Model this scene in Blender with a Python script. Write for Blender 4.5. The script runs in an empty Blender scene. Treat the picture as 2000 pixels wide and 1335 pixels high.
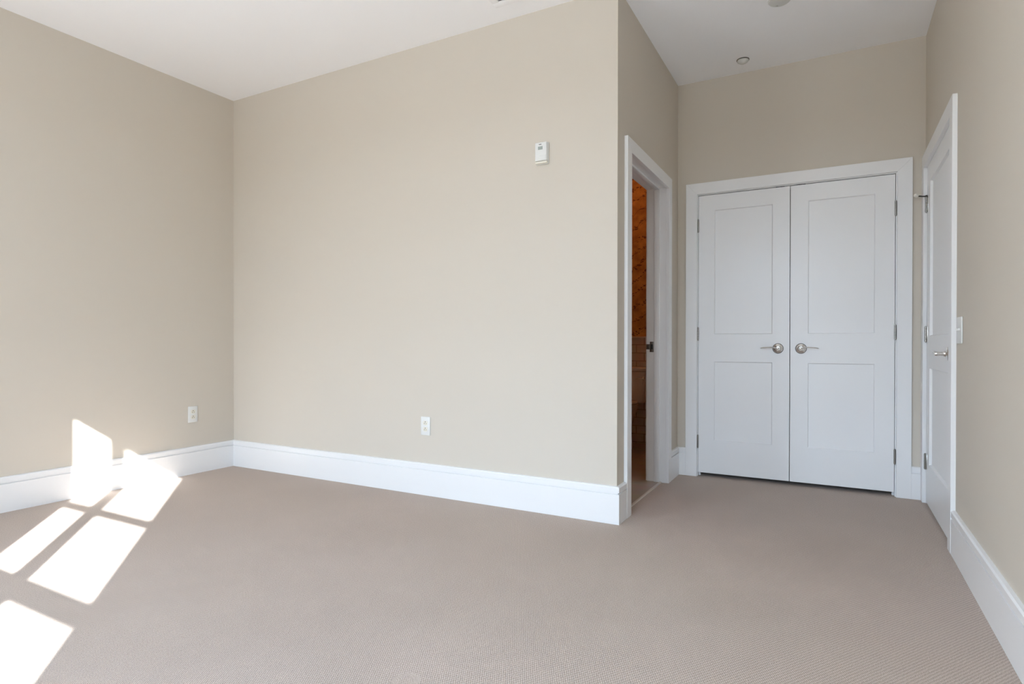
import bpy, bmesh, math, random
from mathutils import Vector, Matrix

scene = bpy.context.scene
COL = scene.collection
PI = math.pi

# ------------------------------------------------------------------ camera
# world: x runs right along the long wall, y runs away from the windows, z up, metres
CAM = Vector((4.1028, -3.0102, 0.957))
YAW, PITCH, ROLL = -0.4984, -0.0052, 0.0013
F_PX, W_PX = 1156.2255, 2000.0
fwd = Vector((math.sin(YAW) * math.cos(PITCH), math.cos(YAW) * math.cos(PITCH), math.sin(PITCH)))
rt0 = Vector((math.cos(YAW), -math.sin(YAW), 0))
up0 = rt0.cross(fwd)
rt = rt0 * math.cos(ROLL) + up0 * math.sin(ROLL)
up = -rt0 * math.sin(ROLL) + up0 * math.cos(ROLL)
cam_data = bpy.data.cameras.new('camera')
cam = bpy.data.objects.new('camera', cam_data)
COL.objects.link(cam)
cam.matrix_world = Matrix(((rt.x, up.x, -fwd.x, CAM.x), (rt.y, up.y, -fwd.y, CAM.y),
                           (rt.z, up.z, -fwd.z, CAM.z), (0, 0, 0, 1)))
cam_data.sensor_width = 36.0
cam_data.sensor_fit = 'HORIZONTAL'
cam_data.lens = 36.0 * F_PX / W_PX
cam_data.shift_y = 7.07 / W_PX
cam_data.clip_start = 0.02
scene.camera = cam

# ------------------------------------------------------------------ light, exposure
SKY = 11.0
world = bpy.data.worlds.new('daylight')
scene.world = world
world.use_nodes = True
wn = world.node_tree
wn.nodes.clear()
w_out = wn.nodes.new('ShaderNodeOutputWorld')
w_bg = wn.nodes.new('ShaderNodeBackground')
w_tc = wn.nodes.new('ShaderNodeTexCoord')
w_sep = wn.nodes.new('ShaderNodeSeparateXYZ')
w_ramp = wn.nodes.new('ShaderNodeValToRGB')
w_map = wn.nodes.new('ShaderNodeMapRange')
w_map.inputs['From Min'].default_value = -1
w_map.inputs['From Max'].default_value = 1
wn.links.new(w_tc.outputs['Generated'], w_sep.inputs[0])
wn.links.new(w_sep.outputs['Z'], w_map.inputs['Value'])
wn.links.new(w_map.outputs[0], w_ramp.inputs[0])
wn.links.new(w_ramp.outputs[0], w_bg.inputs['Color'])
wn.links.new(w_bg.outputs[0], w_out.inputs['Surface'])
els = w_ramp.color_ramp.elements
els[0].position = 0.0
els[0].color = (0.67, 0.73, 0.82, 1)          # ground tone made bright and cool to light the ceiling
els[1].position = 1.0
els[1].color = (0.50, 0.74, 1.1, 1)
e = els.new(0.27); e.color = (0.67, 0.73, 0.82, 1)
e = els.new(0.40); e.color = (0.17, 0.155, 0.135, 1)      # dark band below the horizon, added to keep the upper recess dim
e = els.new(0.49); e.color = (0.17, 0.155, 0.135, 1)
e = els.new(0.51); e.color = (0.66, 0.78, 0.94, 1)
w_bg.inputs['Strength'].default_value = SKY

sun_d = bpy.data.lights.new('sun', 'SUN')
sun_d.energy = 24.0
sun_d.angle = math.radians(0.45)
sun_d.color = (0.98, 0.98, 1.0)
sun = bpy.data.objects.new('sun', sun_d)
COL.objects.link(sun)
sun_dir = Vector((-1.0, 0.84, -0.647)).normalized()   # the way the sunlight travels
sun.rotation_euler = sun_dir.to_track_quat('-Z', 'Y').to_euler()
sun.location = (9, -9, 7)

vs = scene.view_settings
vs.view_transform = 'Standard'
vs.look = 'None'
vs.exposure = 0.60
vs.gamma = 1.0
vs.use_curve_mapping = False
scene.cycles.max_bounces = 16
scene.cycles.diffuse_bounces = 12
scene.cycles.sample_clamp_indirect = 6.0

# ------------------------------------------------------------------ dimensions
H = 2.827          # ceiling
A = 3.097          # corner of the long wall / left side of the entry recess
B = 1.366          # back of the entry recess
R = 4.5885         # right wall
YW = -3.40         # inside face of the window wall
YG = -3.59         # plane of the window sashes
WT = 0.132         # thickness of the bathroom wall
BY = 2.53          # bathroom back wall


# ------------------------------------------------------------------ materials
def srgb(r, g, b):
    f = lambda c: (c / 255 / 12.92) if c / 255 <= 0.04045 else ((c / 255 + 0.055) / 1.055) ** 2.4
    return (f(r), f(g), f(b), 1)


def mat(name, color, rough=0.5, metal=0.0, bump=0.0, bscale=200.0, spec=0.5, noise=0.0):
    m = bpy.data.materials.new(name)
    m.use_nodes = True
    nt = m.node_tree
    p = nt.nodes['Principled BSDF']
    p.inputs['Base Color'].default_value = color
    p.inputs['Roughness'].default_value = rough
    p.inputs['Metallic'].default_value = metal
    p.inputs['Specular IOR Level'].default_value = spec
    tc = nt.nodes.new('ShaderNodeTexCoord')
    n = nt.nodes.new('ShaderNodeTexNoise')
    n.inputs['Scale'].default_value = bscale
    n.inputs['Detail'].default_value = 3
    nt.links.new(tc.outputs['Object'], n.inputs['Vector'])
    if bump:
        b = nt.nodes.new('ShaderNodeBump')
        b.inputs['Strength'].default_value = bump
        b.inputs['Distance'].default_value = 0.001
        nt.links.new(n.outputs['Fac'], b.inputs['Height'])
        nt.links.new(b.outputs['Normal'], p.inputs['Normal'])
    mr = nt.nodes.new('ShaderNodeMapRange')
    mr.inputs['To Min'].default_value = max(0.02, rough - 0.05)
    mr.inputs['To Max'].default_value = min(1, rough + 0.05)
    nt.links.new(n.outputs['Fac'], mr.inputs['Value'])
    nt.links.new(mr.outputs[0], p.inputs['Roughness'])
    return m


M = {}
M['wall'] = mat('beige_paint', (0.617, 0.568, 0.494, 1), 0.62, bump=0.12, bscale=260, spec=0.3)
M['ceiling'] = mat('ceiling_paint', (0.90, 0.90, 0.91, 1), 0.85, bump=0.1, bscale=180, spec=0.2)
M['trim'] = mat('white_trim_paint', (0.83, 0.835, 0.84, 1), 0.32, bump=0.05, bscale=60, spec=0.45)
M['nickel'] = mat('satin_nickel', (0.82, 0.80, 0.77, 1), 0.24, 1.0, bump=0.02, bscale=400)
M['hinge'] = mat('brushed_steel', (0.36, 0.345, 0.32, 1), 0.3, 1.0)
M['darkened_nickel'] = mat('darkened_nickel', (0.20, 0.18, 0.16, 1), 0.35, 1.0)  # nickel darkened in colour: dark reflection on strike plate, shadow line on dome ring
M['dark_metal'] = mat('dark_metal', (0.06, 0.055, 0.05, 1), 0.45, 0.8)
M['plastic'] = mat('white_plastic', (0.75, 0.755, 0.735, 1), 0.35)
M['ivory'] = mat('ivory_plastic', (0.75, 0.72, 0.62, 1), 0.35)
M['grey_plastic'] = mat('grey_plastic', (0.66, 0.66, 0.63, 1), 0.6)
M['lcd'] = mat('display_grey', (0.36, 0.40, 0.37, 1), 0.25)
M['black'] = mat('black_slot', (0.012, 0.011, 0.01, 1), 0.6)
M['rubber'] = mat('white_rubber', (0.78, 0.75, 0.68, 1), 0.7)
M['porcelain'] = mat('porcelain', (0.80, 0.78, 0.74, 1), 0.12)
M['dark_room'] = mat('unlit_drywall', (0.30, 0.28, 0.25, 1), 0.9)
M['pane'] = None


def glass_mat():
    m = bpy.data.materials.new('window_glass')
    m.use_nodes = True
    nt = m.node_tree
    nt.nodes.clear()
    o = nt.nodes.new('ShaderNodeOutputMaterial')
    mix = nt.nodes.new('ShaderNodeMixShader')
    t = nt.nodes.new('ShaderNodeBsdfTransparent')
    t.inputs['Color'].default_value = (0.97, 0.985, 0.98, 1)
    g = nt.nodes.new('ShaderNodeBsdfGlossy')
    g.inputs['Roughness'].default_value = 0.02
    mix.inputs[0].default_value = 0.05
    nt.links.new(t.outputs[0], mix.inputs[1])
    nt.links.new(g.outputs[0], mix.inputs[2])
    nt.links.new(mix.outputs[0], o.inputs['Surface'])
    return m


M['pane'] = glass_mat()


def node(nt, kind, **kw):
    n = nt.nodes.new(kind)
    for k, v in kw.items():
        setattr(n, k, v)
    return n


def math_n(nt, op, a, b=None, c=None):
    n = nt.nodes.new('ShaderNodeMath')
    n.operation = op
    for i, v in enumerate((a, b, c)):
        if v is None:
            continue
        if isinstance(v, (int, float)):
            n.inputs[i].default_value = v
        else:
            nt.links.new(v, n.inputs[i])
    return n.outputs[0]


def carpet_mat():
    """Loop-pile berber: rows of small loops that run on both diagonals of the room."""
    m = bpy.data.materials.new('loop_carpet')
    m.use_nodes = True
    nt = m.node_tree
    L = nt.links
    p = nt.nodes['Principled BSDF']
    p.inputs['Roughness'].default_value = 0.95
    p.inputs['Specular IOR Level'].default_value = 0.1
    p.inputs['Sheen Weight'].default_value = 0.1
    tc = node(nt, 'ShaderNodeTexCoord')
    # slight waviness of the rows
    nz = node(nt, 'ShaderNodeTexNoise')
    nz.inputs['Scale'].default_value = 55
    nz.inputs['Detail'].default_value = 2
    L.new(tc.outputs['Object'], nz.inputs['Vector'])
    sub = node(nt, 'ShaderNodeVectorMath', operation='SUBTRACT')
    L.new(nz.outputs['Color'], sub.inputs[0])
    sub.inputs[1].default_value = (0.5, 0.5, 0.5)
    scl = node(nt, 'ShaderNodeVectorMath', operation='SCALE')
    L.new(sub.outputs[0], scl.inputs[0])
    scl.inputs['Scale'].default_value = 0.005
    add = node(nt, 'ShaderNodeVectorMath', operation='ADD')
    L.new(tc.outputs['Object'], add.inputs[0])
    L.new(scl.outputs[0], add.inputs[1])
    sep = node(nt, 'ShaderNodeSeparateXYZ')
    L.new(add.outputs[0], sep.inputs[0])
    x, y = sep.outputs['X'], sep.outputs['Y']
    c, s = math.cos(math.radians(28)), math.sin(math.radians(28))
    c2, s2 = math.cos(math.radians(34)), math.sin(math.radians(34))
    k = 2 * PI / 0.0061
    k2 = 2 * PI / 0.0098
    u = math_n(nt, 'ADD', math_n(nt, 'MULTIPLY', x, c * k), math_n(nt, 'MULTIPLY', y, s * k))
    v = math_n(nt, 'ADD', math_n(nt, 'MULTIPLY', x, c2 * k2), math_n(nt, 'MULTIPLY', y, -s2 * k2))
    su = math_n(nt, 'SINE', u)
    sv = math_n(nt, 'SINE', v)
    h = math_n(nt, 'ADD', math_n(nt, 'MULTIPLY', su, 0.50), math_n(nt, 'MULTIPLY', sv, 0.62))
    # crushed round furniture mark in the pile near the bottom of the picture
    dist = node(nt, 'ShaderNodeVectorMath', operation='DISTANCE')
    L.new(tc.outputs['Object'], dist.inputs[0])
    dist.inputs[1].default_value = (3.040, -1.688, 0.0)
    d1 = math_n(nt, 'ADD', dist.outputs['Value'], math_n(nt, 'MULTIPLY', math_n(nt, 'SUBTRACT', nz.outputs['Fac'], 0.5), 0.012))
    ring = node(nt, 'ShaderNodeValToRGB')
    ring.color_ramp.interpolation = 'EASE'
    re = ring.color_ramp.elements
    re[0].position = 0.0; re[0].color = (0.35, 0.35, 0.35, 1)
    re[1].position = 1.0; re[1].color = (0, 0, 0, 1)
    for pos, val in ((0.30, 0.35), (0.42, 0.95), (0.62, 0.95), (0.72, 0.0)):
        q = re.new(pos); q.color = (val, val, val, 1)
    L.new(math_n(nt, 'DIVIDE', d1, 0.06), ring.inputs[0])
    dent = ring.outputs[0]
    keep = math_n(nt, 'SUBTRACT', 1.0, dent)
    hh = math_n(nt, 'MULTIPLY', h, keep)
    # colour: shade in the gaps between loops painted dark, mottled yarn
    fine = node(nt, 'ShaderNodeTexNoise')
    fine.inputs['Scale'].default_value = 300
    fine.inputs['Detail'].default_value = 3
    L.new(tc.outputs['Object'], fine.inputs['Vector'])
    broad = node(nt, 'ShaderNodeTexNoise')
    broad.inputs['Scale'].default_value = 1.6
    broad.inputs['Detail'].default_value = 4
    L.new(tc.outputs['Object'], broad.inputs['Vector'])
    f = math_n(nt, 'ADD', math_n(nt, 'MULTIPLY', hh, 0.26), 0.5)
    f = math_n(nt, 'ADD', f, math_n(nt, 'MULTIPLY', math_n(nt, 'SUBTRACT', fine.outputs['Fac'], 0.5), 1.5))
    f = math_n(nt, 'ADD', f, math_n(nt, 'MULTIPLY', math_n(nt, 'SUBTRACT', broad.outputs['Fac'], 0.5), 0.25))
    ramp = node(nt, 'ShaderNodeValToRGB')
    ramp.color_ramp.elements[0].position = 0.0
    ramp.color_ramp.elements[0].color = CARPET[0]
    ramp.color_ramp.elements[1].position = 1.0
    ramp.color_ramp.elements[1].color = CARPET[1]
    L.new(f, ramp.inputs[0])
    L.new(ramp.outputs[0], p.inputs['Base Color'])
    bump = node(nt, 'ShaderNodeBump')
    bump.inputs['Strength'].default_value = 0.55
    bump.inputs['Distance'].default_value = 0.0016
    hb = math_n(nt, 'ADD', hh, math_n(nt, 'MULTIPLY', fine.outputs['Fac'], 1.6))
    hb = math_n(nt, 'SUBTRACT', hb, math_n(nt, 'MULTIPLY', dent, 1.6))
    L.new(hb, bump.inputs['Height'])
    L.new(bump.outputs['Normal'], p.inputs['Normal'])
    return m


CARPET = ((0.295, 0.235, 0.19, 1), (0.67, 0.56, 0.485, 1))
M['carpet'] = carpet_mat()


def tile_mat(name, tile, grout, w, h, rough, offset=0.5, gap=0.004, axis='XZ', org=(0, 0)):
    m = bpy.data.materials.new(name)
    m.use_nodes = True
    nt = m.node_tree
    p = nt.nodes['Principled BSDF']
    p.inputs['Roughness'].default_value = rough
    tc = node(nt, 'ShaderNodeTexCoord')
    sep = node(nt, 'ShaderNodeSeparateXYZ')
    nt.links.new(tc.outputs['Object'], sep.inputs[0])
    cb = node(nt, 'ShaderNodeCombineXYZ')
    nt.links.new(math_n(nt, 'ADD', sep.outputs[axis[0]], org[0]), cb.inputs[0])
    nt.links.new(math_n(nt, 'ADD', sep.outputs[axis[1]], org[1]), cb.inputs[1])
    br = node(nt, 'ShaderNodeTexBrick')
    br.offset = offset
    br.inputs['Scale'].default_value = 1
    br.inputs['Brick Width'].default_value = w
    br.inputs['Row Height'].default_value = h
    br.inputs['Mortar Size'].default_value = gap
    br.inputs['Color1'].default_value = tile
    br.inputs['Color2'].default_value = tuple(c * 0.93 for c in tile[:3]) + (1,)
    br.inputs['Mortar'].default_value = grout
    nt.links.new(cb.outputs[0], br.inputs['Vector'])
    n = node(nt, 'ShaderNodeTexNoise')
    n.inputs['Scale'].default_value = 9
    n.inputs['Detail'].default_value = 5
    nt.links.new(tc.outputs['Object'], n.inputs['Vector'])
    mx = node(nt, 'ShaderNodeMix', data_type='RGBA', blend_type='MULTIPLY')
    mx.inputs['Factor'].default_value = 0.35
    nt.links.new(br.outputs['Color'], mx.inputs['A'])
    nt.links.new(n.outputs['Color'], mx.inputs['B'])
    nt.links.new(mx.outputs['Result'], p.inputs['Base Color'])
    b = node(nt, 'ShaderNodeBump')
    b.inputs['Strength'].default_value = 0.5
    b.inputs['Distance'].default_value = 0.002
    b.invert = True
    nt.links.new(br.outputs['Fac'], b.inputs['Height'])
    nt.links.new(b.outputs['Normal'], p.inputs['Normal'])
    return m


M['subway'] = tile_mat('white_subway_tile', (0.80, 0.78, 0.74, 1), (0.48, 0.44, 0.39, 1), 0.155, 0.077, 0.15,
                       org=(0.035, 0.757))
M['floor_tile'] = tile_mat('stone_floor_tile', (0.52, 0.45, 0.37, 1), (0.42, 0.36, 0.29, 1), 0.46, 0.46, 0.4,
                           offset=0.0, axis='XY', org=(0.10, 0.05))
M['threshold'] = mat('marble_edge', (0.66, 0.60, 0.52, 1), 0.3)


def wallpaper_mat():
    """Ochre paper with sprigs of dark leaves on slanting stems."""
    m = bpy.data.materials.new('leaf_wallpaper')
    m.use_nodes = True
    nt = m.node_tree
    p = nt.nodes['Principled BSDF']
    p.inputs['Roughness'].default_value = 0.7
    tc = node(nt, 'ShaderNodeTexCoord')
    nz = node(nt, 'ShaderNodeTexNoise')
    nz.inputs['Scale'].default_value = 5
    nt.links.new(tc.outputs['Object'], nz.inputs['Vector'])
    mp = node(nt, 'ShaderNodeVectorMath', operation='MULTIPLY_ADD')
    nt.links.new(nz.outputs['Color'], mp.inputs[0])
    mp.inputs[1].default_value = (0.16, 0.16, 0.16)
    nt.links.new(tc.outputs['Object'], mp.inputs[2])
    sep = node(nt, 'ShaderNodeSeparateXYZ')
    nt.links.new(mp.outputs[0], sep.inputs[0])
    # slanting stems
    u = math_n(nt, 'ADD', math_n(nt, 'MULTIPLY', sep.outputs['X'], -15.0), math_n(nt, 'MULTIPLY', sep.outputs['Z'], 25.0))
    stem = math_n(nt, 'ABSOLUTE', math_n(nt, 'SINE', u))
    near = math_n(nt, 'LESS_THAN', stem, 0.60)
    line = math_n(nt, 'LESS_THAN', stem, 0.045)
    vo = node(nt, 'ShaderNodeTexVoronoi')
    vo.inputs['Scale'].default_value = 34
    mpv = node(nt, 'ShaderNodeMapping')
    mpv.inputs['Rotation'].default_value = (0, 0.6, 0)
    mpv.inputs['Scale'].default_value = (0.75, 1, 1.5)
    nt.links.new(mp.outputs[0], mpv.inputs['Vector'])
    nt.links.new(mpv.outputs[0], vo.inputs['Vector'])
    leaf = math_n(nt, 'MULTIPLY', math_n(nt, 'LESS_THAN', vo.outputs['Distance'], 0.36), near)
    fac = math_n(nt, 'MAXIMUM', leaf, line)
    n2 = node(nt, 'ShaderNodeTexNoise')
    n2.inputs['Scale'].default_value = 7
    nt.links.new(tc.outputs['Object'], n2.inputs['Vector'])
    fac = math_n(nt, 'MULTIPLY', fac, math_n(nt, 'GREATER_THAN', n2.outputs['Fac'], 0.36))
    mx = node(nt, 'ShaderNodeMix', data_type='RGBA')
    nt.links.new(math_n(nt, 'MULTIPLY', fac, 0.85), mx.inputs['Factor'])
    mot = node(nt, 'ShaderNodeTexNoise')
    mot.inputs['Scale'].default_value = 14
    mot.inputs['Detail'].default_value = 6
    nt.links.new(tc.outputs['Object'], mot.inputs['Vector'])
    mr = node(nt, 'ShaderNodeValToRGB')
    mr.color_ramp.elements[0].position = 0.30
    mr.color_ramp.elements[0].color = (0.48, 0.25, 0.08, 1)
    mr.color_ramp.elements[1].position = 0.70
    mr.color_ramp.elements[1].color = (0.82, 0.50, 0.16, 1)
    nt.links.new(mot.outputs['Fac'], mr.inputs[0])
    nt.links.new(mr.outputs[0], mx.inputs['A'])
    mx.inputs['B'].default_value = (0.16, 0.06, 0.03, 1)
    nt.links.new(mx.outputs['Result'], p.inputs['Base Color'])
    return m


M['wallpaper'] = wallpaper_mat()


def emit_mat():
    m = bpy.data.materials.new('warm_lamp_glass')
    m.use_nodes = True
    p = m.node_tree.nodes['Principled BSDF']
    p.inputs['Base Color'].default_value = (0.9, 0.8, 0.6, 1)
    p.inputs['Emission Color'].default_value = (1.0, 0.36, 0.10, 1)
    p.inputs['Emission Strength'].default_value = BATH_LAMP
    return m


BATH_LAMP = 7.0
M['lamp'] = emit_mat()


# ------------------------------------------------------------------ mesh helpers
def new_bm():
    return bmesh.new()


def box(bm, x0, x1, y0, y1, z0, z1, bev=0.0, seg=2):
    vs_ = [bm.verts.new((x, y, z)) for x in (x0, x1) for y in (y0, y1) for z in (z0, z1)]
    q = [(0, 1, 3, 2), (4, 6, 7, 5), (0, 4, 5, 1), (2, 3, 7, 6), (0, 2, 6, 4), (1, 5, 7, 3)]
    fs = [bm.faces.new([vs_[i] for i in f]) for f in q]
    bmesh.ops.recalc_face_normals(bm, faces=fs)
    if bev:
        es = list({e for f in fs for e in f.edges})
        bmesh.ops.bevel(bm, geom=es, offset=bev, segments=seg, affect='EDGES', profile=0.5)
    return fs


def prism(bm, pts, z0, z1):
    """polygon in x,y (counter-clockwise) pulled from z0 to z1"""
    lo = [bm.verts.new((x, y, z0)) for x, y in pts]
    hi = [bm.verts.new((x, y, z1)) for x, y in pts]
    n = len(pts)
    fs = [bm.faces.new(hi), bm.faces.new(list(reversed(lo)))]
    for i in range(n):
        j = (i + 1) % n
        fs.append(bm.faces.new((lo[i], lo[j], hi[j], hi[i])))
    bmesh.ops.recalc_face_normals(bm, faces=fs)


def basis(axis):
    w = Vector(axis).normalized()
    a = Vector((0, 0, 1)) if abs(w.z) < 0.9 else Vector((1, 0, 0))
    u = a.cross(w).normalized()
    return u, w.cross(u), w


def lathe(bm, origin, axis, prof, seg=32):
    """prof: list of (distance along axis, radius)"""
    o = Vector(origin)
    u, v, w = basis(axis)
    rings = []
    for d, r in prof:
        if r < 1e-6:
            rings.append([bm.verts.new(o + w * d)])
        else:
            rings.append([bm.verts.new(o + w * d + u * r * math.cos(2 * PI * k / seg) + v * r * math.sin(2 * PI * k / seg))
                          for k in range(seg)])
    fs = []
    for a, b in zip(rings, rings[1:]):
        if len(a) == 1 and len(b) == 1:
            continue
        for k in range(seg):
            l = (k + 1) % seg
            if len(a) == 1:
                fs.append(bm.faces.new((a[0], b[l], b[k])))
            elif len(b) == 1:
                fs.append(bm.faces.new((a[k], a[l], b[0])))
            else:
                fs.append(bm.faces.new((a[k], a[l], b[l], b[k])))
    for ring, flip in ((rings[0], True), (rings[-1], False)):
        if len(ring) > 1:
            fs.append(bm.faces.new(list(reversed(ring)) if flip else ring))
    for f in fs:
        f.smooth = True
    bmesh.ops.recalc_face_normals(bm, faces=fs)


def tube(bm, pts, rads, seg=14, flat=1.0, upv=(0, 0, 1)):
    """swept round bar through pts; flat scales the section along upv"""
    P = [Vector(p) for p in pts]
    rings = []
    for i, p in enumerate(P):
        t = (P[min(i + 1, len(P) - 1)] - P[max(i - 1, 0)]).normalized()
        upw = Vector(upv)
        if abs(t.dot(upw)) > 0.95:
            upw = Vector((1, 0, 0))
        s = t.cross(upw).normalized()
        n = s.cross(t).normalized()
        r = rads[i]
        rings.append([bm.verts.new(p + s * r * math.cos(2 * PI * k / seg) + n * r * flat * math.sin(2 * PI * k / seg))
                      for k in range(seg)])
    fs = []
    for a, b in zip(rings, rings[1:]):
        for k in range(seg):
            l = (k + 1) % seg
            fs.append(bm.faces.new((a[k], a[l], b[l], b[k])))
    fs.append(bm.faces.new(list(reversed(rings[0]))))
    fs.append(bm.faces.new(rings[-1]))
    for f in fs:
        f.smooth = True
    bmesh.ops.recalc_face_normals(bm, faces=fs)


def loft(bm, rings_pts, cap=True):
    rings = [[bm.verts.new(p) for p in r] for r in rings_pts]
    fs = []
    n = len(rings[0])
    for a, b in zip(rings, rings[1:]):
        for k in range(n):
            l = (k + 1) % n
            fs.append(bm.faces.new((a[k], a[l], b[l], b[k])))
    if cap:
        fs.append(bm.faces.new(list(reversed(rings[0]))))
        fs.append(bm.faces.new(rings[-1]))
    for f in fs:
        f.smooth = True
    bmesh.ops.recalc_face_normals(bm, faces=fs)


def sweep_profile(bm, path, prof):
    """Moulding along a floor path; the room is on the right-hand side of the path.
    prof: closed list of (distance from wall, height). Corners are mitred."""
    P = [Vector((x, y)) for x, y in path]
    n = len(P)
    offs = []
    for i in range(n):
        ns = []
        if i > 0:
            d = (P[i] - P[i - 1]).normalized(); ns.append(Vector((d.y, -d.x)))
        if i < n - 1:
            d = (P[i + 1] - P[i]).normalized(); ns.append(Vector((d.y, -d.x)))
        if len(ns) == 1:
            offs.append(ns[0])
        else:
            b = (ns[0] + ns[1]).normalized()
            offs.append(b / b.dot(ns[0]))
    rings = []
    for i in range(n):
        rings.append([bm.verts.new((P[i].x + offs[i].x * d, P[i].y + offs[i].y * d, z)) for d, z in prof])
    fs = []
    m = len(prof)
    for a, b in zip(rings, rings[1:]):
        for k in range(m):
            l = (k + 1) % m
            fs.append(bm.faces.new((a[k], a[l], b[l], b[k])))
    fs.append(bm.faces.new(list(reversed(rings[0]))))
    fs.append(bm.faces.new(rings[-1]))
    bmesh.ops.recalc_face_normals(bm, faces=fs)


def obj(name, bm, material, parent=None, bevel=0.0, loc=None):
    """links one mesh object; vertices are given in world space, loc moves the origin there"""
    me = bpy.data.meshes.new(name)
    if loc is not None:
        bmesh.ops.translate(bm, verts=bm.verts, vec=-Vector(loc))
    bm.to_mesh(me)
    bm.free()
    me.materials.append(M[material])
    me.set_sharp_from_angle(angle=math.radians(38))
    o = bpy.data.objects.new(name, me)
    COL.objects.link(o)
    if loc is not None:
        o.location = loc
    if parent is not None:
        o.parent = parent
        o.matrix_parent_inverse = Matrix.Translation(-world_loc(parent))
    if bevel:
        md = o.modifiers.new('edge', 'BEVEL')
        md.width = bevel
        md.segments = 2
        md.limit_method = 'ANGLE'
        md.angle_limit = math.radians(40)
        md.harden_normals = False
    return o


WL = {}


def world_loc(o):
    if o.parent is None:
        return Vector(o.location)
    # parents are only ever translated: children keep world coordinates
    return o.location + (o.matrix_parent_inverse.translation + world_loc(o.parent))


def tag(o, label, cat, group=None):
    o['label'] = label
    o['category'] = cat
    if group:
        o['group'] = group
    return o


def struct(o, label, cat):
    o['kind'] = 'structure'
    return tag(o, label, cat)


def empty(name, loc):
    o = bpy.data.objects.new(name, None)
    o.empty_display_size = 0.05
    COL.objects.link(o)
    o.location = loc
    return o


# ------------------------------------------------------------------ the shell
T = 0.12
# carpeted floor of the bedroom, its entry recess and the closet
bm = new_bm()
prism(bm, [(-0.12, -3.60), (5.60, -3.60), (5.60, 2.25), (3.069, 2.25), (3.069, 0.06), (-0.12, 0.06)], -0.10, 0.0)
struct(obj('floor', bm, 'carpet'), 'wall to wall beige loop pile carpet with small diagonal ribs', 'floor')

bm = new_bm()
prism(bm, [(1.40, 0.06), (3.060, 0.06), (3.060, 2.66), (1.40, 2.66)], -0.10, 0.003)
bf = struct(obj('floor_bathroom', bm, 'floor_tile'), 'tan stone tile floor beyond the bathroom doorway', 'floor')
bm = new_bm()
box(bm, 3.054, 3.069, 0.195, 1.032, -0.09, 0.007, 0.002)
obj('floor_edging', bm, 'threshold', bf)

bm = new_bm()
box(bm, -0.30, 5.60, -3.80, 2.66, H, H + 0.10)
struct(obj('ceiling', bm, 'ceiling'), 'smooth flat white painted ceiling above the room and entry', 'ceiling')

# left wall, long wall
bm = new_bm()
box(bm, -0.12, 0.0, -3.60, 0.12, 0, H)
struct(obj('wall_left', bm, 'wall'), 'beige wall at the left struck by the sun patch', 'wall')
bm = new_bm()
box(bm, 0.0, A, 0.0, 0.115, 0, H)
struct(obj('wall_back', bm, 'wall'), 'long blank beige wall carrying the thermostat and one outlet', 'wall')

# wall with the bathroom doorway
BX0 = A - WT
bm = new_bm()
D0, D1, DH = 0.170, 1.052, 2.030        # rough opening
box(bm, BX0, A, 0.115, D0, 0, H)
box(bm, BX0, A, D1, 2.66, 0, H)
box(bm, BX0, A, D0, D1, DH, H)
struct(obj('wall_recess_left', bm, 'wall'), 'beige wall around the bathroom doorway left of the double doors', 'wall')

# back of the recess with the closet opening
C0, C1, CH = 3.2245, 4.4575, 2.031
bm = new_bm()
box(bm, A, C0, B, B + T, 0, H)
box(bm, C1, R, B, B + T, 0, H)
box(bm, C0, C1, B, B + T, CH, H)
struct(obj('wall_recess_back', bm, 'wall'), 'shaded beige wall above and around the white double doors', 'wall')

# right wall with the passage door
E0, E1, EH = 0.370, 1.300, 2.031
bm = new_bm()
box(bm, R, R + T, -3.60, E0, 0, H)
box(bm, R, R + T, E1, B + T, 0, H)
box(bm, R, R + T, E0, E1, EH, H)
struct(obj('wall_right', bm, 'wall'), 'beige wall along the right edge with the light switch', 'wall')

# window wall behind the camera: two deep openings
W1 = (2.742, 3.870, 0.22, 2.47)
W2 = (0.85, 1.50, 0.22, 2.47)
bm = new_bm()
ya, yb = -3.60, YW
for x0, x1 in ((0, W2[0]), (W2[1], W1[0]), (W1[1], R)):
    box(bm, x0, x1, ya, yb, 0, H)
for w in (W1, W2):
    box(bm, w[0], w[1], ya, yb, 0, w[2])
    box(bm, w[0], w[1], ya, yb, w[3], H)
struct(obj('wall_rear', bm, 'wall'), 'beige wall with two tall windows behind the viewer', 'wall')

# dark spaces: closet, hall
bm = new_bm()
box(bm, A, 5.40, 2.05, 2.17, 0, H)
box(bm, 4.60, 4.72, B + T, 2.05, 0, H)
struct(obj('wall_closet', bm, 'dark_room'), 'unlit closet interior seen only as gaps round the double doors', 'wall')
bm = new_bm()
box(bm, 5.30, 5.42, -0.40, 2.05, 0, H)  # unseen wall added so daylight does not leak through the door gap
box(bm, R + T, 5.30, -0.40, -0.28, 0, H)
struct(obj('wall_hall', bm, 'dark_room'), 'unseen hall wall added behind the passage door', 'wall')

# bathroom
bm = new_bm()
box(bm, 1.40, BX0, BY, BY + 0.12, 0, H)
wb = struct(obj('wall_bathroom_back', bm, 'wallpaper'), 'bathroom wall papered in ochre with dark leaf sprigs', 'wall')
bm = new_bm()
box(bm, 1.60, BX0, BY - 0.010, BY, 0.0, 1.003)
obj('tile_wainscot', bm, 'subway', wb)['label'] = 'rows of white subway tile'
bm = new_bm()
box(bm, 1.60, BX0, BY - 0.020, BY, 1.003, 1.016, 0.004)
obj('tile_cap', bm, 'porcelain', wb)
bm = new_bm()
box(bm, 1.48, 1.60, 0.115, BY, 0, H)
struct(obj('wall_bathroom_left', bm, 'wallpaper'), 'papered side wall inside the bathroom', 'wall')

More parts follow.
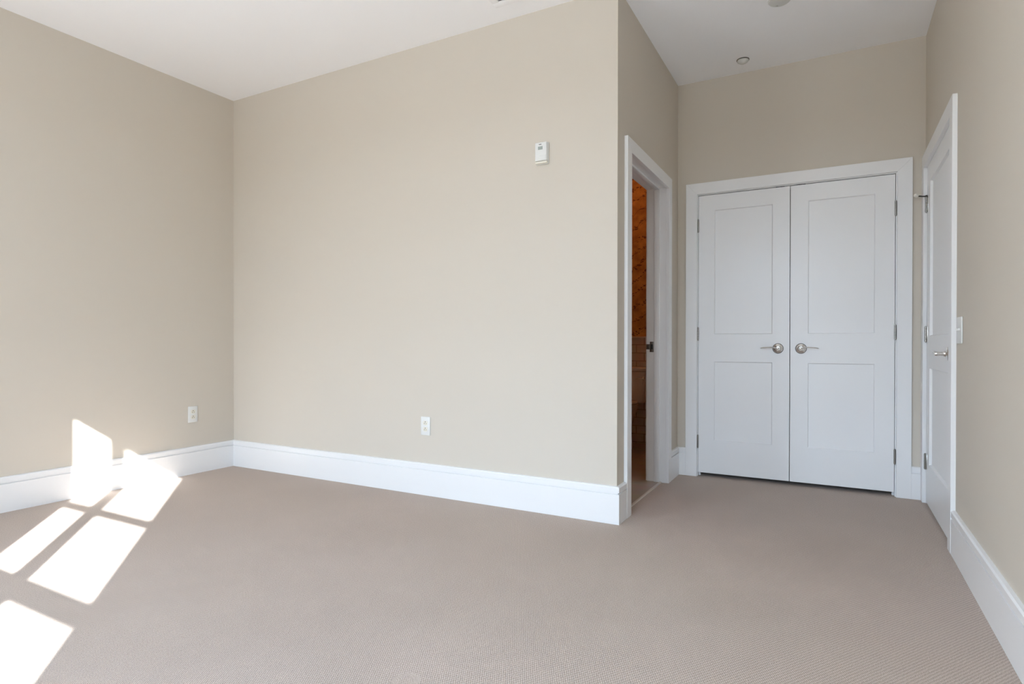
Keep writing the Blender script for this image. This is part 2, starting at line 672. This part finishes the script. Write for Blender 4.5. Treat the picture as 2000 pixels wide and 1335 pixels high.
# ------------------------------------------------------------------ windows (behind the camera)
def window(name, w, label, bar):
    x0, x1, z0, z1 = w
    yf0, yf1 = YG - 0.025, YG + 0.025
    xs = x0 + bar if bar else None               # centre of the upright bar
    root = struct(empty(name, ((x0 + x1) / 2, YG, z0)), label, 'window')
    bm = new_bm()
    fx0, fx1 = x0 + 0.010, x1 - 0.052
    box(bm, x0, fx0, yf0, yf1, z0, z1)
    box(bm, fx1, x1, yf0, yf1, z0, z1)
    box(bm, fx0, fx1, yf0, yf1, z0, z0 + 0.06)
    box(bm, fx0, fx1, yf0, yf1, 2.412, z1)
    obj('window_frame', bm, 'trim', root)
    for nm, za, zb, zm in (('upper_sash', 1.325, 2.412, 1.838), ('lower_sash', z0 + 0.06, 1.325, 0.745)):
        bm = new_bm()
        if nm == 'upper_sash':
            box(bm, fx0, fx1, yf0, yf1, 1.255, 1.325)          # meeting rail
        else:
            zb = 1.255
        if xs:
            box(bm, xs - 0.034, xs + 0.034, yf0, yf1, za, zb)
            box(bm, fx0, xs - 0.034, yf0, yf1, zm - 0.0185, zm + 0.0185)
            box(bm, xs + 0.034, fx1, yf0, yf1, zm - 0.0185, zm + 0.0185)
        else:
            box(bm, fx0, fx1, yf0, yf1, zm - 0.0185, zm + 0.0185)
        s = obj(nm, bm, 'trim', root)
        bm = new_bm()
        box(bm, fx0, fx1, YG - 0.002, YG + 0.002, za, zb)
        obj('pane', bm, 'pane', s)
    bm = new_bm()
    box(bm, x0, x1, YW - 0.155, YW + 0.03, z0 - 0.02, z0 + 0.004, 0.003)
    obj('window_sill', bm, 'trim', root)
    # sky guide for the renderer, exactly in the opening
    ld = bpy.data.lights.new(name + '_daylight', 'AREA')
    ld.shape = 'RECTANGLE'
    ld.size = x1 - x0
    ld.size_y = z1 - z0
    ld.cycles.is_portal = True
    lo = bpy.data.objects.new(name + '_daylight', ld)
    COL.objects.link(lo)
    lo.location = ((x0 + x1) / 2, YG - 0.04, (z0 + z1) / 2)
    lo.rotation_euler = (PI / 2, 0, 0)
    lo.rotation_euler = Vector((0, 1, 0)).to_track_quat('-Z', 'Y').to_euler()


window('window_1', W1, 'tall white sash window that throws the sun patch', 0.522)
window('window_2', W2, 'narrower white sash window behind the viewer', None)

# ------------------------------------------------------------------ baseboards
BASE = [(0, 0), (0.018, 0), (0.018, 0.158), (0.009, 0.159), (0.009, 0.166), (0.018, 0.167),
        (0.018, 0.192), (0.013, 0.198), (0.004, 0.199), (0, 0.199)]


def base(name, path, label):
    bm = new_bm()
    sweep_profile(bm, path, BASE)
    struct(obj(name, bm, 'trim'), label, 'baseboard')


base('baseboard_left', [(0, -3.40), (0, 0)], 'tall white baseboard under the left wall crossed by the sun patch')
bm = new_bm()
sweep_profile(bm, [(0.0, 0), (A, 0), (A, 0.115)], BASE)
struct(obj('baseboard_back', bm, 'trim'), 'tall white baseboard along the long wall and round its corner', 'baseboard')
base('baseboard_recess_left', [(A, 1.112), (A, B), (3.160, B)], 'short white baseboard between bathroom casing and double doors')
base('baseboard_recess_right', [(4.522, B), (R - 0.0205, B)], 'tiny white baseboard between double doors and passage door')
base('baseboard_right', [(R, 0.299), (R, -3.40)], 'tall white baseboard running under the light switch wall')
base('baseboard_rear', [(R - 0.018, YW), (0.018, YW)], 'tall white baseboard under the windows')


# ------------------------------------------------------------------ door casings and jambs
def mitred_casing(bm, u0, u1, ztop, w, place, thick=0.020):
    """three flat boards with 45 degree corners; place(u, d, z) gives the point d in front of the wall"""
    a = [(u0, 0), (u0, ztop), (u1, ztop), (u1, 0)]
    b = [(u0 + w, 0), (u0 + w, ztop - w), (u1 - w, ztop - w), (u1 - w, 0)]
    bead = 0.004
    for i in range(3):
        q = [a[i], a[i + 1], b[i + 1], b[i]]
        cx = sum(p[0] for p in q) / 4
        lo = [bm.verts.new(place(p[0], 0.0, p[1])) for p in q]
        hi = [bm.verts.new(place(p[0], thick, p[1])) for p in q]
        fs = [bm.faces.new(hi), bm.faces.new(list(reversed(lo)))]
        for k in range(4):
            l = (k + 1) % 4
            fs.append(bm.faces.new((lo[k], lo[l], hi[l], hi[k])))
        bmesh.ops.recalc_face_normals(bm, faces=fs)


# closet double doors: casing and jamb
t1 = struct(empty('trim_1', (3.84, B, 0)), 'white flat casing framing the closed double doors', 'door casing')
bm = new_bm()
mitred_casing(bm, 3.160, 4.522, 2.096, 0.079, lambda u, d, z: (u, B - d, z))
obj('casing', bm, 'trim', t1, 0.0015)
bm = new_bm()
JX0, JX1, JZ = 3.2435, 4.4365, 2.012
box(bm, C0, JX0, B, B + T, 0, CH)
box(bm, JX1, C1, B, B + T, 0, CH)
box(bm, JX0, JX1, B, B + T, JZ, CH)
obj('jamb', bm, 'trim', t1)
bm = new_bm()
box(bm, JX0, JX0 + 0.012, B + 0.040, B + 0.075, 0, JZ)
box(bm, JX1 - 0.012, JX1, B + 0.040, B + 0.075, 0, JZ)
box(bm, JX0 + 0.012, JX1 - 0.012, B + 0.040, B + 0.075, JZ - 0.012, JZ)
obj('door_stop', bm, 'trim', t1)

# bathroom doorway
t2 = struct(empty('trim_2', (A, 0.61, 0)), 'white casing and jamb of the open bathroom doorway', 'door casing')
bm = new_bm()
mitred_casing(bm, 0.1155, 1.112, 2.083, 0.076, lambda u, d, z: (A + d, u, z))
obj('casing', bm, 'trim', t2, 0.0015)
KY0, KY1, KZ = 0.186, 1.036, 2.013
bm = new_bm()
box(bm, BX0 - 0.002, A, D0, KY0, 0, DH)
box(bm, BX0 - 0.002, A, KY1, D1, 0, DH)
box(bm, BX0 - 0.002, A, KY0, KY1, KZ, DH)
obj('jamb', bm, 'trim', t2)
bm = new_bm()
box(bm, 3.017, 3.052, KY0, KY0 + 0.011, 0, KZ, 0.001)
box(bm, 3.017, 3.052, KY1 - 0.011, KY1, 0, KZ, 0.001)
box(bm, 3.017, 3.052, KY0 + 0.011, KY1 - 0.011, KZ - 0.011, KZ, 0.001)
obj('door_stop', bm, 'trim', t2)
bm = new_bm()
mitred_casing(bm, 0.1155, 1.112, 2.083, 0.068, lambda u, d, z: (BX0 - 0.002 - d, u, z), 0.007)
obj('bathroom_side_casing', bm, 'trim', t2)
bm = new_bm()
box(bm, 2.985, 3.013, KY1 - 0.0025, KY1, 0.893, 0.964, 0.0008)
box(bm, 2.961, 2.987, KY1 - 0.0035, KY1 - 0.0008, 0.911, 0.947, 0.0010)
sp = obj('strike_plate', bm, 'darkened_nickel', t2)  # reflection of the dark bathroom put into the plate colour
bm = new_bm()
box(bm, 2.992, 3.006, KY1 - 0.0032, KY1 - 0.001, 0.912, 0.946)
obj('latch_hole', bm, 'black', sp)

# passage door casing and jamb
t3 = struct(empty('trim_3', (R, 0.83, 0)), 'white casing framing the passage door in the right wall', 'door casing')
bm = new_bm()
mitred_casing(bm, 0.300, 1.3645, 2.085, 0.079, lambda u, d, z: (R - d, u, z))
obj('casing', bm, 'trim', t3, 0.0015)
LY0, LY1, LZ = 0.386, 1.280, 2.011
bm = new_bm()
box(bm, R, R + T, E0, LY0, 0, EH)
box(bm, R, R + T, LY1, E1, 0, EH)
box(bm, R, R + T, LY0, LY1, LZ, EH)
obj('jamb', bm, 'trim', t3)
bm = new_bm()
box(bm, R + 0.042, R + 0.075, LY0, LY0 + 0.012, 0, LZ)
box(bm, R + 0.042, R + 0.075, LY1 - 0.012, LY1, 0, LZ)
box(bm, R + 0.042, R + 0.075, LY0 + 0.012, LY1 - 0.012, LZ - 0.012, LZ)
obj('door_stop', bm, 'trim', t3)


# ------------------------------------------------------------------ doors
def grid_frame(bm, us, zs, holes, place, d0, d1, sink=0.014, slope=0.005):
    """solid slab u by z with rectangular holes, front at d0 and back at d1"""
    for i in range(len(us) - 1):
        for j in range(len(zs) - 1):
            if (i, j) in holes:
                continue
            q = [(us[i], zs[j]), (us[i + 1], zs[j]), (us[i + 1], zs[j + 1]), (us[i], zs[j + 1])]
            bm.faces.new([bm.verts.new(place(u, d0, z)) for u, z in q])
            bm.faces.new([bm.verts.new(place(u, d1, z)) for u, z in reversed(q)])
    def wall(u0, z0, u1, z1):
        bm.faces.new([bm.verts.new(place(*p)) for p in ((u0, d0, z0), (u1, d0, z1), (u1, d1, z1), (u0, d1, z0))])
    wall(us[0], zs[0], us[-1], zs[0]); wall(us[-1], zs[0], us[-1], zs[-1])
    wall(us[-1], zs[-1], us[0], zs[-1]); wall(us[0], zs[-1], us[0], zs[0])
    # sloped sticking round every panel on both faces
    for (i, j) in holes:
        u0, u1, z0, z1 = us[i], us[i + 1], zs[j], zs[j + 1]
        for da, db in ((d0, d0 - sink), (d1, d1 + sink)):
            o = [(u0, z0), (u1, z0), (u1, z1), (u0, z1)]
            s = slope
            n_ = [(u0 + s, z0 + s), (u1 - s, z0 + s), (u1 - s, z1 - s), (u0 + s, z1 - s)]
            for k in range(4):
                l = (k + 1) % 4
                bm.faces.new([bm.verts.new(place(o[k][0], da, o[k][1])), bm.verts.new(place(o[l][0], da, o[l][1])),
                              bm.verts.new(place(n_[l][0], db, n_[l][1])), bm.verts.new(place(n_[k][0], db, n_[k][1]))])
    bmesh.ops.remove_doubles(bm, verts=bm.verts, dist=1e-5)
    bmesh.ops.recalc_face_normals(bm, faces=bm.faces)


def hinge(parent, place, u, z, leaf_dir, plate=0.0):
    """barrel of five knuckles standing proud of the closed door, plus slim plates"""
    bm = new_bm()
    c = Vector(place(u, 0.006, z))
    for k in range(5):
        lathe(bm, c + Vector((0, 0, -0.0445 + k * 0.0179)), (0, 0, 1),
              [(0, 0.0050), (0.0008, 0.0058), (0.0168, 0.0058), (0.0174, 0.0050)], 16)
    for s in (-1, 1):
        lathe(bm, c + Vector((0, 0, s * 0.0445)), (0, 0, s), [(0, 0.0045), (0.002, 0.0045), (0.004, 0.0025), (0.0045, 0)], 14)
    h = obj('hinge', bm, 'hinge', parent)
    if plate:
        bm = new_bm()
        p0, p1 = place(u, 0.0, z - 0.044), place(u + leaf_dir * plate, 0.0020, z + 0.044)
        box(bm, min(p0[0], p1[0]), max(p0[0], p1[0]), min(p0[1], p1[1]), max(p0[1], p1[1]), p0[2], p1[2], 0.0006)
        obj('hinge_plate', bm, 'nickel', h)
    return h


def lever_set(parent, place, u, z, s):
    """rose and lever; s = +1 when the lever points to larger u"""
    bm = new_bm()
    o = Vector(place(u, 0, z))
    ax = Vector(place(u, 1, z)) - o
    lathe(bm, o, ax, [(0.0025, 0.0315), (0.006, 0.0315), (0.0085, 0.0295), (0.0105, 0.025), (0.0118, 0.017), (0.015, 0.0135),
                      (0.021, 0.0120), (0.0215, 0)], 48)
    rose = obj('rose', bm, 'nickel', parent)
    bm = new_bm()
    lathe(bm, o, ax, [(0, 0.0345), (0.0025, 0.0345), (0.0032, 0.0338), (0.0032, 0.0300)], 48)
    obj('rose_shadow_ring', bm, 'dark_metal', rose)  # dark ring standing for the shadow gap between rose and door
    bm = new_bm()
    shank = [(0.018, 0.0105), (0.030, 0.0095), (0.044, 0.0100), (0.052, 0.0105), (0.057, 0.0085), (0.059, 0.004), (0.0595, 0)]
    lathe(bm, o, ax, shank, 24)
    path = [(0.000, 0.048, 0.0000), (0.012, 0.050, 0.0030), (0.024, 0.051, 0.0068), (0.038, 0.051, 0.0085), (0.055, 0.050, 0.0080),
            (0.072, 0.049, 0.0065), (0.088, 0.048, 0.0050), (0.100, 0.047, 0.0030), (0.106, 0.045, 0.0012)]
    rad = [0.0100, 0.0092, 0.0084, 0.0080, 0.0080, 0.0082, 0.0086, 0.0076, 0.0045]
    tube(bm, [place(u + s * a, d, z + h) for a, d, h in path], rad, 16, 0.50)
    obj('lever', bm, 'nickel', parent)
    return rose


def panel_door(name, u0, u1, z0, z1, stile0, stile1, rails, place, label, d_front=0.0, thick=0.035, sink=0.014, slope=0.005):
    """rails: (bottom panel low, bottom panel high, top panel low, top panel high)"""
    a, b, c, d = rails
    o0 = place((u0 + u1) / 2, d_front, z0)
    root = struct(empty(name, o0), label, 'door')
    bm = new_bm()
    us = [u0, u0 + stile0, u1 - stile1, u1]
    zs = [z0, a, b, c, d, z1]
    grid_frame(bm, us, zs, {(1, 1), (1, 3)}, place, d_front, d_front - thick, sink, slope)
    obj('door_frame', bm, 'trim', root, 0.0012)
    for lo, hi in ((a, b), (c, d)):
        bm = new_bm()
        p0 = place(us[1] + 0.002, d_front - sink, lo + 0.002)
        p1 = place(us[2] - 0.002, d_front - thick + sink, hi - 0.002)
        box(bm, min(p0[0], p1[0]), max(p0[0], p1[0]), min(p0[1], p1[1]), max(p0[1], p1[1]), p0[2], p1[2])
        obj('panel', bm, 'trim', root)
    return root


RAILS = (0.262, 0.824, 1.018, 1.897)
closet = lambda u, d, z: (u, B - d, z)
dl = panel_door('door_1', 3.2465, 3.8393, 0.029, 2.0065, 0.108, 0.106, RAILS, closet,
                'left white two-panel leaf of the closed double doors', sink=0.007, slope=0.005)
for z in (0.250, 1.020, 1.794):
    hinge(dl, closet, 3.2445, z, 1)
lh = dl
lever_set(dl, closet, 3.769, 0.9195, -1)
dr = panel_door('door_2', 3.8437, 4.4335, 0.029, 2.0065, 0.106, 0.106, RAILS, closet,
                'right white two-panel leaf of the closed double doors', sink=0.007, slope=0.005)
for z in (0.250, 1.024, 1.794):
    hinge(dr, closet, 4.4360, z, -1)
lever_set(dr, closet, 3.909, 0.9195, 1)
for par, u in ((dl, 3.779), (dr, 3.906)):
    bm = new_bm()
    box(bm, u - 0.027, u + 0.027, B + 0.0005, B + 0.030, 2.0065, 2.0110)
    obj('ball_catch', bm, 'black', par)

side = lambda u, d, z: (R - d, u, z)
dp = panel_door('door_3', 0.389, 1.2765, 0.010, 2.0075, 0.115, 0.108, (0.247, 0.812, 1.000, 1.900), side,
                'white two-panel passage door in the right wall with a lever')
for z in (0.251, 1.010, 1.782):
    hinge(dp, side, 1.2770, z, -1, 0.034)
lever_set(dp, side, 0.497, 0.905, 1)
# hinge-pin door stop on the top hinge
bm = new_bm()
hc = Vector(side(1.2770, 0.006, 1.832))
lathe(bm, hc, (0, 0, 1), [(-0.003, 0.0075), (0.004, 0.0075), (0.006, 0.005), (0.0065, 0)], 18)
tip = hc + Vector((-0.047, -0.010, 0.004))
tube(bm, [hc + Vector((-0.004, 0, 0)), hc + Vector((-0.018, -0.003, 0.001)), hc + Vector((-0.032, -0.007, 0.003)), tip],
     [0.0034, 0.0034, 0.0042, 0.0034], 12)
stp = obj('hinge_stop', bm, 'dark_metal', dp)
bm = new_bm()
lathe(bm, tip, Vector((-0.75, -0.5, 0.45)), [(-0.004, 0.007), (0.003, 0.0110), (0.012, 0.0110), (0.017, 0.008), (0.019, 0)], 18)
obj('bumper', bm, 'rubber', stp)


# ------------------------------------------------------------------ wall devices
def rounded_plate(bm, place, uc, zc, w, h, t, bev=0.0025):
    p0, p1 = place(uc - w / 2, 0, zc - h / 2), place(uc + w / 2, t, zc + h / 2)
    lo = [min(a, b) for a, b in zip(p0, p1)]
    hi = [max(a, b) for a, b in zip(p0, p1)]
    box(bm, lo[0], hi[0], lo[1], hi[1], lo[2], hi[2], bev, 2)


def outlet(place, uc, zc, label):
    root = tag(empty('wall_outlet', place(uc, 0, zc - 0.0585)), label, 'outlet', 'duplex outlets low on the walls')
    bm = new_bm()
    rounded_plate(bm, place, uc, zc, 0.0715, 0.1165, 0.0062, 0.003)
    obj('cover_plate', bm, 'plastic', root)
    ax = Vector(place(0, 1, 0)) - Vector(place(0, 0, 0))
    for s in (1, -1):
        bm = new_bm()
        zz = zc + s * 0.0195
        # receptacle face: circle flattened top and bottom
        pts = []
        for k in range(40):
            a = 2 * PI * k / 40
            pts.append((0.0172 * math.cos(a), max(-0.0140, min(0.0140, 0.0172 * math.sin(a)))))
        loft(bm, [[place(uc + u, d, zz + v) for u, v in pts] for d in (0.005, 0.0076)])
        rec = obj('receptacle', bm, 'ivory', root)
        for f in rec.data.polygons:
            f.use_smooth = False
        bm = new_bm()
        rounded_plate(bm, place, uc - 0.0063, zz - 0.0035, 0.0026, 0.0085, 0.0080, 0.0002)
        rounded_plate(bm, place, uc + 0.0063, zz - 0.0035, 0.0026, 0.0072, 0.0080, 0.0002)
        lathe(bm, place(uc, 0.007, zz + 0.0068), ax, [(0, 0.0029), (0.001, 0.0029)], 14)
        obj('slots', bm, 'black', rec)
    bm = new_bm()
    lathe(bm, place(uc, 0.0055, zc), ax, [(0, 0.003), (0.0012, 0.0028), (0.0016, 0.002)], 14)
    obj('screw', bm, 'plastic', root)
    return root


left_p = lambda u, d, z: (d, u, z)
back_p = lambda u, d, z: (u, -d, z)
outlet(left_p, -0.337, 0.432, 'white duplex outlet on the left wall near the corner')
outlet(back_p, 1.849, 0.432, 'white duplex outlet low on the long blank wall')

# thermostat on the long wall
th = tag(empty('thermostat', (2.660, 0, 1.957)), 'small white wall thermostat with a grey display high on the long wall', 'thermostat')
bm = new_bm()
rounded_plate(bm, back_p, 2.660, 2.016, 0.078, 0.120, 0.010, 0.003)
obj('base_plate', bm, 'plastic', th)
bm = new_bm()
box(bm, 2.624, 2.696, -0.026, -0.008, 1.972, 2.075, 0.004, 3)
obj('housing', bm, 'plastic', th)
bm = new_bm()
box(bm, 2.624, 2.696, -0.024, -0.008, 1.958, 1.970, 0.003, 2)
obj('battery_cover', bm, 'ivory', th)
bm = new_bm()
box(bm, 2.643, 2.671, -0.0268, -0.0255, 2.034, 2.052)
obj('display', bm, 'lcd', th)
bm = new_bm()
for u in (2.652, 2.660):
    lathe(bm, (u, -0.0258, 2.063), (0, -1, 0), [(0, 0.0028), (0.0012, 0.0028), (0.0014, 0)], 12)
obj('indicator', bm, 'black', th)
bm = new_bm()
box(bm, 2.652, 2.690, -0.0275, -0.0255, 1.976, 2.002, 0.0006)
obj('flap', bm, 'plastic', th)

# light switch on the right wall beside the passage door
swp = lambda u, d, z: (R - d, u, z)
sw = tag(empty('light_switch', (R, 0.2085, 0.955)), 'white two-gang light switch plate beside the passage door casing', 'light switch')
bm = new_bm()
rounded_plate(bm, swp, 0.2085, 1.0135, 0.116, 0.1165, 0.0062, 0.003)
obj('cover_plate', bm, 'plastic', sw)
for du in (-0.023, 0.023):
    bm = new_bm()
    u = 0.2085 + du
    box(bm, R - 0.0140, R - 0.005, u - 0.0052, u + 0.0052, 1.0120, 1.0225, 0.0022, 3)
    obj('toggle', bm, 'plastic', sw)

# ------------------------------------------------------------------ ceiling devices
# round detector cut by the top of the frame
sd = tag(empty('smoke_detector', (3.834, 0.528, H)), 'flat round grey detector on the ceiling at the top edge', 'detector')
bm = new_bm()
lathe(bm, (3.834, 0.528, H), (0, 0, -1), [(0, 0.058), (0.006, 0.058), (0.011, 0.054), (0.013, 0.042), (0.0135, 0)], 56)
obj('housing', bm, 'grey_plastic', sd)
bm = new_bm()
for dx, dy in ((-0.018, 0.034), (-0.012, 0.036)):
    lathe(bm, (3.834 + dx, 0.528 + dy, H - 0.0125), (0, 0, -1), [(0, 0.0018), (0.0014, 0.0018), (0.0016, 0)], 10)
obj('indicator', bm, 'black', sd)

# small dome near the recess back wall
dm = tag(empty('ceiling_dome', (3.566, 1.166, H)), 'small round grey dome on the ceiling above the double doors', 'ceiling fixture')
bm = new_bm()
lathe(bm, (3.566, 1.166, H), (0, 0, -1), [(0, 0.040), (0.003, 0.040), (0.0045, 0.037), (0.0045, 0.033)], 48)
obj('trim_ring', bm, 'darkened_nickel', dm)  # dark tone stands for the shadow line where dome meets ceiling
bm = new_bm()
lathe(bm, (3.566, 1.166, H), (0, 0, -1), [(0.002, 0.0365), (0.008, 0.0355), (0.015, 0.031), (0.021, 0.023), (0.025, 0.013), (0.0265, 0)], 48)
obj('dome', bm, 'grey_plastic', dm)

# air register whose corner shows at the very top
vx0, vx1, vy0, vy1 = 2.440, 2.800, -0.345, -0.142
av = tag(empty('air_register', ((vx0 + vx1) / 2, (vy0 + vy1) / 2, H)), 'white slotted air register in the ceiling at the top edge', 'vent')
bm = new_bm()
fw = 0.042
for x0, x1, y0, y1 in ((vx0, vx1, vy0, vy0 + fw), (vx0, vx1, vy1 - fw, vy1), (vx0, vx0 + fw, vy0 + fw, vy1 - fw),
                       (vx1 - fw, vx1, vy0 + fw, vy1 - fw)):
    box(bm, x0, x1, y0, y1, H - 0.006, H, 0.0015)
obj('register_frame', bm, 'ceiling', av)
bm = new_bm()
box(bm, vx0 + fw, vx1 - fw, vy0 + fw, vy1 - fw, H - 0.0012, H)
obj('duct_opening', bm, 'black', av)
k = 0
y = vy0 + fw + 0.001
while y < vy1 - fw - 0.004:
    bm = new_bm()
    vv = [bm.verts.new(p) for p in ((vx0 + fw, y, H - 0.0065), (vx1 - fw, y, H - 0.0065), (vx1 - fw, y + 0.0135, H - 0.0020), (vx0 + fw, y + 0.0135, H - 0.0020))]
    bm.faces.new(vv)
    s = obj('louver', bm, 'ceiling', av)
    md = s.modifiers.new('thick', 'SOLIDIFY'); md.thickness = 0.001
    y += 0.0150

# ------------------------------------------------------------------ bathroom contents
TX = 2.405
to = tag(empty('toilet', (TX, 2.20, 0.003)), 'white two-piece toilet seen through the bathroom doorway', 'toilet')


def oval(cx, cy, a, b0, b1, z, n=40, p=2.0):
    """oval with half width a, reaching b0 to the front (-y) and b1 to the back"""
    r = []
    for k in range(n):
        t = 2 * PI * k / n
        c, s = math.cos(t), math.sin(t)
        x = a * math.copysign(abs(c) ** (2 / p), c)
        yv = (b1 if s > 0 else b0) * math.copysign(abs(s) ** (2 / p), s)
        r.append((cx + x, cy + yv, z))
    return r


bm = new_bm()
loft(bm, [oval(TX, 2.10, 0.115, 0.22, 0.28, 0.003), oval(TX, 2.10, 0.112, 0.215, 0.275, 0.03), oval(TX, 2.10, 0.095, 0.18, 0.25, 0.12),
          oval(TX, 2.09, 0.105, 0.19, 0.24, 0.20), oval(TX, 2.07, 0.145, 0.235, 0.24, 0.29), oval(TX, 2.06, 0.172, 0.265, 0.24, 0.36),
          oval(TX, 2.06, 0.182, 0.275, 0.24, 0.395), oval(TX, 2.06, 0.180, 0.272, 0.238, 0.403)])
obj('bowl', bm, 'porcelain', to)
bm = new_bm()
loft(bm, [oval(TX, 2.06, 0.183, 0.278, 0.20, 0.406), oval(TX, 2.06, 0.187, 0.282, 0.205, 0.412), oval(TX, 2.06, 0.185, 0.280, 0.205, 0.420)])
obj('seat', bm, 'porcelain', to)
bm = new_bm()
loft(bm, [oval(TX, 2.06, 0.183, 0.278, 0.205, 0.424), oval(TX, 2.06, 0.187, 0.282, 0.21, 0.432), oval(TX, 2.06, 0.180, 0.272, 0.205, 0.442),
          oval(TX, 2.06, 0.12, 0.20, 0.15, 0.447)])
obj('seat_lid', bm, 'porcelain', to)


def rrect(cx, cy, hw, hd, r, z, n=6):
    pts = []
    for sx, sy, a0 in ((1, 1, 0), (-1, 1, PI / 2), (-1, -1, PI), (1, -1, 1.5 * PI)):
        for k in range(n + 1):
            a = a0 + PI / 2 * k / n
            pts.append((cx + sx * (hw - r) + r * math.cos(a), cy + sy * (hd - r) + r * math.sin(a), z))
    return pts


bm = new_bm()
loft(bm, [rrect(TX, 2.415, 0.165, 0.085, 0.04, 0.405), rrect(TX, 2.415, 0.180, 0.092, 0.045, 0.43), rrect(TX, 2.415, 0.198, 0.096, 0.045, 0.69)])
obj('tank', bm, 'porcelain', to)
bm = new_bm()
loft(bm, [rrect(TX, 2.415, 0.204, 0.100, 0.045, 0.694), rrect(TX, 2.415, 0.208, 0.102, 0.045, 0.700), rrect(TX, 2.415, 0.208, 0.102, 0.045, 0.722),
          rrect(TX, 2.415, 0.200, 0.095, 0.045, 0.730)])
obj('tank_lid', bm, 'porcelain', to)
bm = new_bm()
lathe(bm, (TX + 0.165, 2.325, 0.630), (0, -1, 0), [(0, 0.014), (0.012, 0.014), (0.016, 0.010), (0.0165, 0)], 18)
tube(bm, [(TX + 0.165, 2.312, 0.630), (TX + 0.13, 2.308, 0.628), (TX + 0.095, 2.306, 0.622)], [0.007, 0.006, 0.005], 10, 0.7)
obj('flush_lever', bm, 'nickel', to)

# bathroom ceiling lamp
bl = tag(empty('ceiling_lamp', (2.20, 1.85, H)), 'warm round ceiling lamp that lights the bathroom', 'lamp')
bm = new_bm()
lathe(bm, (2.20, 1.85, H), (0, 0, -1), [(0, 0.16), (0.02, 0.16), (0.025, 0.15)], 40)
obj('lamp_base', bm, 'nickel', bl)
bm = new_bm()
lathe(bm, (2.20, 1.85, H), (0, 0, -1), [(0.02, 0.145), (0.04, 0.14), (0.07, 0.11), (0.085, 0.06), (0.09, 0)], 40)
obj('lamp_shade', bm, 'lamp', bl)
